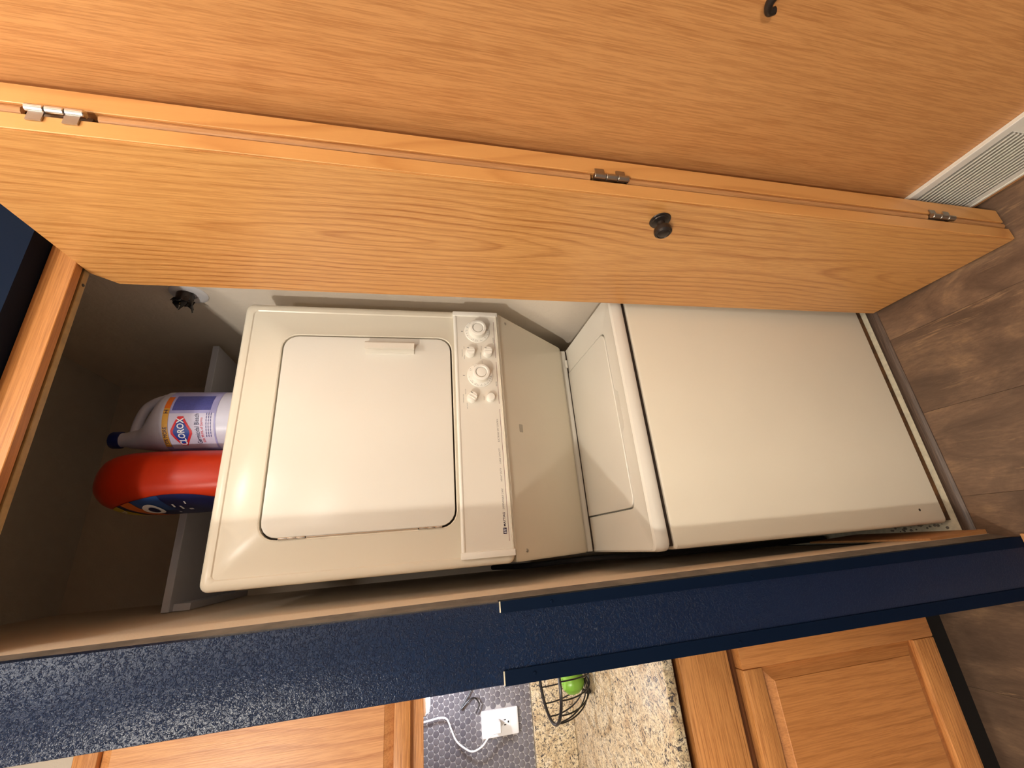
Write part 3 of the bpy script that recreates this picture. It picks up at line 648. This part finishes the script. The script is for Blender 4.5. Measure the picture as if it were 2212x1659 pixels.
add_tube(bm, hpts, [0.0125] * 4 + [0.0115] * (len(hpts) - 12) + [0.0130] * 4 + [0.0150] * 4, 14)
mk('handle', bm, M_bleach, bl)
mk('cap', lathe([(0.0210, 0), (0.0215, 0.002), (0.0215, 0.019), (0.0200, 0.0225), (0.016, 0.024), (0, 0.024)], (BX - 0.050, BY, BZ + 0.296), (0, 0, 1), 28), M_cap, bl)
def cyl(eps):       # s = arc length along the label (0 = facing the hall), v = height
    def f(s, v):
        a = -PI / 2 - 0.28 + s / 0.080
        return Vector((BX - 0.005 + (0.080 + eps) * math.cos(a), BY + (0.078 + eps) * math.sin(a), BZ + v + 0.014))
    return f
def patch(s0, s1, v0, v1, eps, mat, name, par, n=24):
    bm = NB(); f = cyl(eps); A = [bm.verts.new(f(s0 + (s1 - s0) * k / n, v0)) for k in range(n + 1)]; B = [bm.verts.new(f(s0 + (s1 - s0) * k / n, v1)) for k in range(n + 1)]
    for k in range(n): bm.faces.new((A[k], A[k + 1], B[k + 1], B[k]))
    return mk(name, bm, mat, par)
lb = patch(-0.100, 0.135, 0.046, 0.164, 0.0005, M_lab, 'label', bl, 40)
patch(-0.080, 0.022, 0.050, 0.150, 0.0007, M_labw, 'label_field', lb)
patch(0.030, 0.078, 0.060, 0.146, 0.0008, M_labb, 'text_panel', lb)
patch(-0.070, 0.048, 0.151, 0.164, 0.0010, M_gold, 'gold_band', lb); patch(0.036, 0.074, 0.151, 0.164, 0.0011, M_or2, 'orange_band', lb)
def cpoly(bm, pts, f, n=10):
    # polygon given as fan strips so it follows the curve
    c = (sum(p[0] for p in pts) / len(pts), sum(p[1] for p in pts) / len(pts)); m_ = len(pts); rings = []
    for j in range(1, n + 1):
        e = j / n; rg = []
        for i in range(m_):
            a, b = pts[i], pts[(i + 1) % m_]
            for k in range(6):
                t_ = k / 6; rg.append(bm.verts.new(f(c[0] + (a[0] + (b[0] - a[0]) * t_ - c[0]) * e, c[1] + (a[1] + (b[1] - a[1]) * t_ - c[1]) * e)))
        rings.append(rg)
    L = len(rings[0]); cv = bm.verts.new(f(*c))
    for k in range(L): bm.faces.new((cv, rings[0][k], rings[0][(k + 1) % L]))
    for A, B in zip(rings, rings[1:]):
        for k in range(L): bm.faces.new((A[k], A[(k + 1) % L], B[(k + 1) % L], B[k]))
tl = 0.055
def til(pts, e=1.0, cx=-0.026, cz=0.122):
    return [(cx + x * e * 1.12, cz + z * e + x * e * tl) for x, z in pts]
hexa = [(-0.0360, -0.006), (-0.0360, 0.006), (-0.004, 0.0235), (0.004, 0.0235), (0.0360, 0.006), (0.0360, -0.006), (0.004, -0.0235), (-0.004, -0.0235)]
bm = NB(); cpoly(bm, til(hexa, 1.0), cyl(0.0012)); mk('red_emblem', bm, M_red, lb)
bm = NB(); cpoly(bm, til([(x * 0.80, z * 0.76) for x, z in hexa], 1.0), cyl(0.0015)); mk('blue_emblem', bm, M_blu, lb)
f18 = cyl(0.0019)
mk('brand_lettering', textmesh([('CLOROX', -0.0375, 0.0365, -0.0078, 0.0085)], lambda u, v: f18(-0.026 + u, 0.122 + v + u * tl), bold=0.02), M_whp, lb, smooth=False)
mk('lettering', textmesh([('Germicidal Bleach', -0.060, 0.020, 0.0830, 0.0935)], lambda u, v: f18(u, v + u * 0.06)), M_navy, lb, smooth=False)
mk('red_lettering', textmesh([('Kills 99.9% of Germs', -0.056, 0.010, 0.0745, 0.0805)], lambda u, v: f18(u, v + u * 0.06)), M_red, lb, smooth=False)
for it_ in (('33% MORE', -0.060, -0.012, 0.1535, 0.1620), ('H', 0.022, 0.031, 0.1530, 0.1625)): mk('band_lettering', textmesh([it_], f18), M_navy, lb, smooth=False)
bm = NB()
for k in range(3):
    for j in range(8): 
        u = -0.040 + j * 0.008; v = 0.056 + k * 0.005
        bm.faces.new([bm.verts.new(f18(*p)) for p in ((u, v), (u + 0.0062, v), (u + 0.0062, v + 0.0014), (u, v + 0.0014))])
mk('fine_print', bm, M_labb, lb, smooth=False)

# detergent bottle -----------------------------------------------------------
TX, TY, TZ = 0.260, 0.300, 1.913
dt = empty('detergent_bottle', (TX, TY, TZ)); tag(dt, 'large orange detergent jug with a blue and yellow label, left of the bleach', 'bottle')
def sup(a, b, n=40, e=2.6):
    out = []
    for k in range(n):
        t_ = 2 * PI * k / n; c, s = math.cos(t_), math.sin(t_)
        out.append((a * math.copysign(abs(c) ** (2 / e), c), b * math.copysign(abs(s) ** (2 / e), s)))
    return out
tsec = [(0.0, 0.060, 0.095), (0.006, 0.067, 0.103), (0.04, 0.0700, 0.107), (0.12, 0.0715, 0.109), (0.19, 0.0715, 0.108), (0.235, 0.0700, 0.103), (0.262, 0.0660, 0.096), (0.283, 0.0585, 0.084), (0.298, 0.0460, 0.067), (0.308, 0.030, 0.044), (0.312, 0.010, 0.018)]
bm = NB(); add_loft(bm, [([(x, y) for x, y in sup(a, b)], z) for z, a, b in tsec], lambda u, v, d: Vector((TX + u, TY + v, TZ + d)))
mk('bottle_body', bm, M_orange, dt); dt.rotation_euler.z = 0.09
# side label, wrapped on the left flank
def flank(eps):
    def f(s, v):
        for (z0, a0, b0), (z1, a1, b1) in zip(tsec, tsec[1:]):
            if z0 <= v <= z1:
                k = (v - z0) / (z1 - z0); a = a0 + (a1 - a0) * k; b = b0 + (b1 - b0) * k; break
        y = max(-0.97 * b, min(0.97 * b, s)); x = -a * (1 - abs(y / b) ** 2.6) ** (1 / 2.6)
        return Vector((TX + x - eps, TY + y - eps * 0.6, TZ + v))
    return f
def gridpatch(fn, inside, y0, y1, z0, z1, ny, nz, mat, name, par):
    bm = NB(); V = {}
    for i in range(ny + 1):
        for j in range(nz + 1):
            V[i, j] = (y0 + (y1 - y0) * i / ny, z0 + (z1 - z0) * j / nz)
    vert = {}
    for i in range(ny):
        for j in range(nz):
            c = ((V[i, j][0] + V[i + 1, j][0]) / 2, (V[i, j][1] + V[i, j + 1][1]) / 2)
            if inside(*c):
                q_ = []
                for ij in ((i, j), (i + 1, j), (i + 1, j + 1), (i, j + 1)):
                    if ij not in vert: vert[ij] = bm.verts.new(fn(*V[ij]))
                    q_.append(vert[ij])
                bm.faces.new(q_)
    return mk(name, bm, mat, par)
def clip(pts, a, b, c):     # keep a*y + b*z <= c
    out = []
    for p, q_ in zip(pts, pts[1:] + pts[:1]):
        dp, dq = a * p[0] + b * p[1] - c, a * q_[0] + b * q_[1] - c
        if dp <= 0: out.append(p)
        if dp * dq < 0:
            t_ = dp / (dp - dq); out.append((p[0] + (q_[0] - p[0]) * t_, p[1] + (q_[1] - p[1]) * t_))
    return out
def oval(cy, cz, ry, rz, n=44): return [(cy + ry * math.cos(2 * PI * k / n), cz + rz * math.sin(2 * PI * k / n)) for k in range(n)]
OV = clip(oval(-0.004, 0.120, 0.086, 0.150), 0, -1, -0.012)
def lpatch(pts, eps, mat, name, par):
    bm = NB(); cpoly(bm, pts, flank(eps), 14); return mk(name, bm, mat, par)
lab = lpatch(OV, 0.0010, M_navy, 'label', dt)
lpatch(clip(OV, -0.35, -1, -0.226), 0.0018, M_yel, 'yellow_patch', lab)
lpatch(clip(clip(OV, -0.35, -1, -0.186), 0.35, 1, 0.212), 0.0018, M_or2, 'orange_patch', lab)
lpatch(clip(clip(clip(OV, -0.35, -1, -0.120), 0.35, 1, 0.184), 1, 0, -0.020), 0.0016, M_mid, 'blue_patch', lab)
lpatch(oval(-0.030, 0.176, 0.034, 0.020, 24), 0.0030, M_whp, 'white_swirl', lab)
lpatch(oval(-0.032, 0.174, 0.019, 0.010, 24), 0.0040, M_navy, 'swirl_centre', lab)
ff = flank(0.003)
for (y, z, a_, b_) in ((-0.06, 0.125, 0.016, 0.004), (-0.05, 0.112, 0.02, 0.004), (-0.03, 0.095, 0.01, 0.008), (-0.07, 0.098, 0.012, 0.003), (-0.01, 0.13, 0.012, 0.003), (-0.02, 0.246, 0.02, 0.004), (-0.03, 0.238, 0.016, 0.003)):
    bm = NB(); bm.faces.new([bm.verts.new(ff(*p)) for p in ((y, z), (y + a_, z), (y + a_, z + b_), (y, z + b_))]); mk('label_mark', bm, M_whp, lab, smooth=False)

# ------------------------------------------------------------------ kitchen
wk = struct('wall_kitchen', box(-3.2, -0.172, 0.722, 0.80, 0, 2.66), M_white, 'kitchen back wall with grey penny tile backsplash', 'wall', smooth=False)
mk('grout_bed', box(-1.6, -0.172, 0.7165, 0.7225, 1.096, 1.478), M_grout, wk, smooth=False)
tb = None; P = 0.0196; cnt = 0; rest = NB(); n_ = 12
tprof = [(0.0096, 0.0), (0.0095, 0.0005), (0.0082, 0.0018), (0.0, 0.0026)]
row = 0; z = 1.106
while z < 1.472:
    x = -0.185 - (P / 2 if row % 2 else 0)
    while x > -1.58:
        vis = (-0.36 - (z - 1.1) * -0.0) > x > -0.68 - (1.106 - z) * 0.0
        inplate = (-0.533 < x < -0.457 and 1.142 < z < 1.268)
        if not inplate:
            if vis and cnt < 300:
                if tb is None:
                    o = mk('tile', lathe(tprof, (0, 0, 0), (0, -1, 0), n_), M_tile, wk); tb = o.data
                else:
                    o = bpy.data.objects.new('tile', tb); COL.objects.link(o); o.parent = wk
                o.location = (x, 0.7166, z); cnt += 1
            else: add_lathe(rest, tprof, (x, 0.7166, z), (0, -1, 0), 8)
        x -= P
    z += P * 0.866; row += 1
mk('more_tiles', rest, M_tile, wk)['kind'] = 'stuff'
# outlet
ou = mk('wall_outlet', loft([(rr(-0.532, -0.459, 1.145, 1.266, 0.003, 2), 0.716), (rr(-0.532, -0.459, 1.145, 1.266, 0.003, 2), 0.708), (rr(-0.529, -0.462, 1.148, 1.263, 0.003, 2), 0.706)], FY), M_wplast, None, origin=(-0.495, 0.71, 1.145))
tag(ou, 'white double wall outlet plate on the grey penny tile', 'outlet')
for zc in (1.187, 1.224):
    s_ = mk('socket', loft([(rr(-0.513, -0.478, zc - 0.0145, zc + 0.0145, 0.011, 4), 0.7062), (rr(-0.513, -0.478, zc - 0.0145, zc + 0.0145, 0.011, 4), 0.7050)], FY), M_wplast, ou)
    bm = NB()
    for (a, b, c, d) in ((-0.504, -0.5015, zc - 0.0005, zc + 0.0065), (-0.4905, -0.488, zc - 0.0005, zc + 0.0065), (-0.4985, -0.4935, zc - 0.0105, zc - 0.006)): add_box(bm, a, b, 0.7045, 0.7052, c, d)
    mk('slot', bm, M_black, s_, smooth=False)
bm = NB(); poly2d(bm, rr(-0.4975, -0.4945, 1.203, 1.208, 0.001, 2), lambda u, v: Vector((u, 0.7058, v))); mk('centre_mark', bm, M_nickel, ou, smooth=False)
pl = mk('charger_plug', box(-0.512, -0.482, 0.668, 0.7048, 1.209, 1.234, 0.004, 3), M_wplast, None, origin=(-0.497, 0.70, 1.215))
tag(pl, 'white charger plug with its white cord in the upper outlet socket', 'plug')
bm = NB()
cpts = smoothpath([(-0.508, 0.674, 1.232), (-0.513, 0.672, 1.243), (-0.519, 0.675, 1.252), (-0.536, 0.672, 1.273), (-0.544, 0.672, 1.303), (-0.529, 0.672, 1.331), (-0.509, 0.672, 1.352), (-0.480, 0.672, 1.366), (-0.451, 0.672, 1.379), (-0.444, 0.672, 1.401), (-0.447, 0.672, 1.44), (-0.455, 0.69, 1.475)], 6)
add_tube(bm, cpts, 0.0026, 8); mk('cord', bm, M_wplast, pl)
bm = NB()
for k in range(4): add_lathe(bm, [(0.0042, 0), (0.0046, 0.0008), (0.0042, 0.0022)], (-0.5085 - k * 0.0022, 0.674, 1.233 + k * 0.0042), (-0.45, 0, 0.9), 10)
mk('strain_relief', bm, M_wplast, pl)
bm = NB(); add_tube(bm, [(-0.35, 0.705, 1.262), (-0.395, 0.70, 1.299), (-0.4395, 0.698, 1.334)] + smoothpath([(-0.4405, 0.698, 1.3335), (-0.428, 0.698, 1.318), (-0.415, 0.698, 1.300), (-0.416, 0.698, 1.284), (-0.432, 0.698, 1.273), (-0.446, 0.698, 1.277), (-0.457, 0.698, 1.285)], 5), 0.0021, 8)
tag(mk('bent_wire', bm, M_iron, None, origin=(-0.42, 0.70, 1.27)), 'bent black wire hook against the tile above the outlet', 'wire')
# countertop
ct = mk('countertop', box(-1.6, -0.180, 0.030, 0.722, 0.929, 0.954, 0.004, 2), M_granite, None, origin=(-0.8, 0.35, 0.929)); tag(ct, 'cream speckled granite countertop', 'countertop')
mk('granite_upstand', box(-1.6, -0.180, 0.700, 0.7215, 0.9545, 1.094, 0.002, 1), M_granite, ct)
# base cabinet
bc = empty('base_cabinet', (-0.60, 0.35, 0.0)); tag(bc, 'oak base cabinet with one drawer over a raised panel door', 'cabinet')
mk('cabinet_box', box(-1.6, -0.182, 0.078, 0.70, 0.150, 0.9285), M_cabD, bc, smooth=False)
mk('toe_kick', box(-1.6, -0.182, 0.140, 0.69, 0.0, 0.150), M_kick, bc, smooth=False)
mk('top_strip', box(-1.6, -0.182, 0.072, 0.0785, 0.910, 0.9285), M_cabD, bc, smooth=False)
def raised_door(x0, x1, z0, z1, yf, par, name, st=0.055, bt=0.068, tp=0.052, bev=0.030, th=0.018):
    d_ = mk(name, box(x0, x0 + 0.001, yf + 0.004, yf + 0.005, z0, z0 + 0.001), M_cabS, par)     # replaced below by real boards
    bpy.data.objects.remove(d_, do_unlink=True)
    bm = NB(); add_box(bm, x0 + st, x1 - st, yf + 0.0155, yf + 0.018, z0 + bt, z1 - tp)
    add_loft(bm, [(rr(x0 + st + 0.001, x1 - st - 0.001, z0 + bt + 0.001, z1 - tp - 0.001, 0.0005, 1), yf + 0.0165), (rr(x0 + st + 0.001, x1 - st - 0.001, z0 + bt + 0.001, z1 - tp - 0.001, 0.0005, 1), yf + 0.0150), (rr(x0 + st + bev, x1 - st - bev, z0 + bt + bev * 0.85, z1 - tp - bev * 0.85, 0.0005, 1), yf + 0.0040), (rr(x0 + st + bev + 0.001, x1 - st - bev - 0.001, z0 + bt + bev * 0.85 + 0.001, z1 - tp - bev * 0.85 - 0.001, 0.0005, 1), yf + 0.0025)], FY)
    dr = mk(name, bm, M_cabS if name != 'upper_door' else M_cabV, par, smooth=False)
    for (a, b) in ((x0, x0 + st), (x1 - st, x1)): mk('stile', box(a, b, yf, yf + th, z0, z1, 0.003, 2), M_cabS, dr)
    for (a, b) in ((z0, z0 + bt), (z1 - tp, z1)): mk('rail', box(x0 + st + 0.0004, x1 - st - 0.0004, yf, yf + th, a, b, 0.003, 2), M_cabH, dr)
    return dr
raised_door(-0.72, -0.212, 0.170, 0.748, 0.049, bc, 'cabinet_door', th=0.0265)
mk('drawer_front', box(-0.72, -0.212, 0.049, 0.0755, 0.777, 0.903, 0.004, 2), M_cabH, bc)
# upper cabinet
uc = empty('upper_cabinet', (-0.60, 0.55, 1.455)); tag(uc, 'oak upper cabinet with a flame grained raised panel door', 'cabinet')
bm = NB(); add_box(bm, -1.6, -0.184, 0.398, 0.715, 1.474, 2.20); mk('cabinet_box', bm, M_cabS, uc, smooth=False)
bm = NB(); add_box(bm, -1.6, -0.184, 0.378, 0.3975, 1.454, 2.20, 0.001, 1); mk('face_frame', bm, M_cabH, uc)
raised_door(-0.76, -0.215, 1.486, 2.19, 0.359, uc, 'upper_door', st=0.055, bt=0.040, tp=0.046, bev=0.026)
pk = mk('puck_light', lathe([(0.033, 0), (0.033, 0.026), (0.030, 0.029), (0.0285, 0.0275)], (-0.345, 0.490, 1.474), (0, 0, -1), 28), M_wplast, None, origin=(-0.345, 0.49, 1.474))
tag(pk, 'small glowing round lamp under the upper cabinet', 'lamp')
mk('lens', lathe([(0.0280, 0.0270), (0.0280, 0.0300), (0.025, 0.0360), (0.012, 0.0390), (0, 0.0390)], (-0.345, 0.490, 1.474), (0, 0, -1), 28), M_bulb, pk)
# fruit basket
FB = Vector((-0.335, 0.500, 0.954))
fb = empty('fruit_basket', FB); tag(fb, 'black wire fruit bowl standing on the granite counter', 'basket')
def ringpts(r, z, n=40): return [FB + Vector((r * math.cos(2 * PI * k / n), r * math.sin(2 * PI * k / n), z)) for k in range(n)]
bm = NB(); add_tube(bm, ringpts(0.116, 0.130), 0.0046, 8, True); mk('rim', bm, M_iron, fb)
bm = NB(); add_tube(bm, ringpts(0.052, 0.022), 0.0032, 8, True); mk('base_ring', bm, M_iron, fb)
for k in range(16):
    a = 2 * PI * k / 16 + 0.1; c, s = math.cos(a), math.sin(a)
    prof = [(0.116, 0.130), (0.115, 0.105), (0.107, 0.075), (0.090, 0.045), (0.068, 0.026), (0.052, 0.021), (0.02, 0.020)]
    bm = NB(); add_tube(bm, smoothpath([FB + Vector((r * c, r * s, z)) for r, z in prof], 3), 0.0020, 6); mk('rib', bm, M_iron, fb)
for k in range(3):
    a = 2 * PI * k / 3 + PI * 0.97; bm = NB(); add_lathe(bm, [(0, 0.0002), (0.0055, 0.0016), (0.0078, 0.0076), (0.0055, 0.0130), (0.0025, 0.022)], FB + Vector((0.058 * math.cos(a), 0.058 * math.sin(a), 0.0)), (0, 0, 1), 12); mk('foot', bm, M_iron, fb)
ac = FB + Vector((-0.022, 0.002, 0.022))
ap_ = mk('green_apple', lathe([(0, 0.004), (0.012, 0.0), (0.024, 0.006), (0.034, 0.022), (0.036, 0.036), (0.033, 0.052), (0.022, 0.063), (0.010, 0.065), (0.003, 0.060), (0, 0.058)], ac + Vector((0, 0, 0.0)), (0, 0, 1), 24), M_apple, None, origin=ac)
tag(ap_, 'green apple lying in the black wire bowl', 'fruit')
bm = NB(); add_tube(bm, [ac + Vector((0, 0, 0.058)), ac + Vector((0.002, 0, 0.072))], 0.0012, 6); mk('stem', bm, M_bronze, ap_)
# ceiling lamps (out of view, they carry the two hall lights)
for i, (x, y, lab_) in enumerate(((0.15, -0.84, 'round white ceiling lamp in front of the laundry closet'), (-1.40, -1.80, 'round white ceiling lamp at the kitchen end of the hall'))):
    c_ = mk('ceiling_lamp', lathe([(0.09, 0), (0.09, 0.012), (0.075, 0.02), (0, 0.02)], (x, y, 2.66), (0, 0, -1), 28), M_wplast, None, origin=(x, y, 2.66)); tag(c_, lab_, 'lamp')
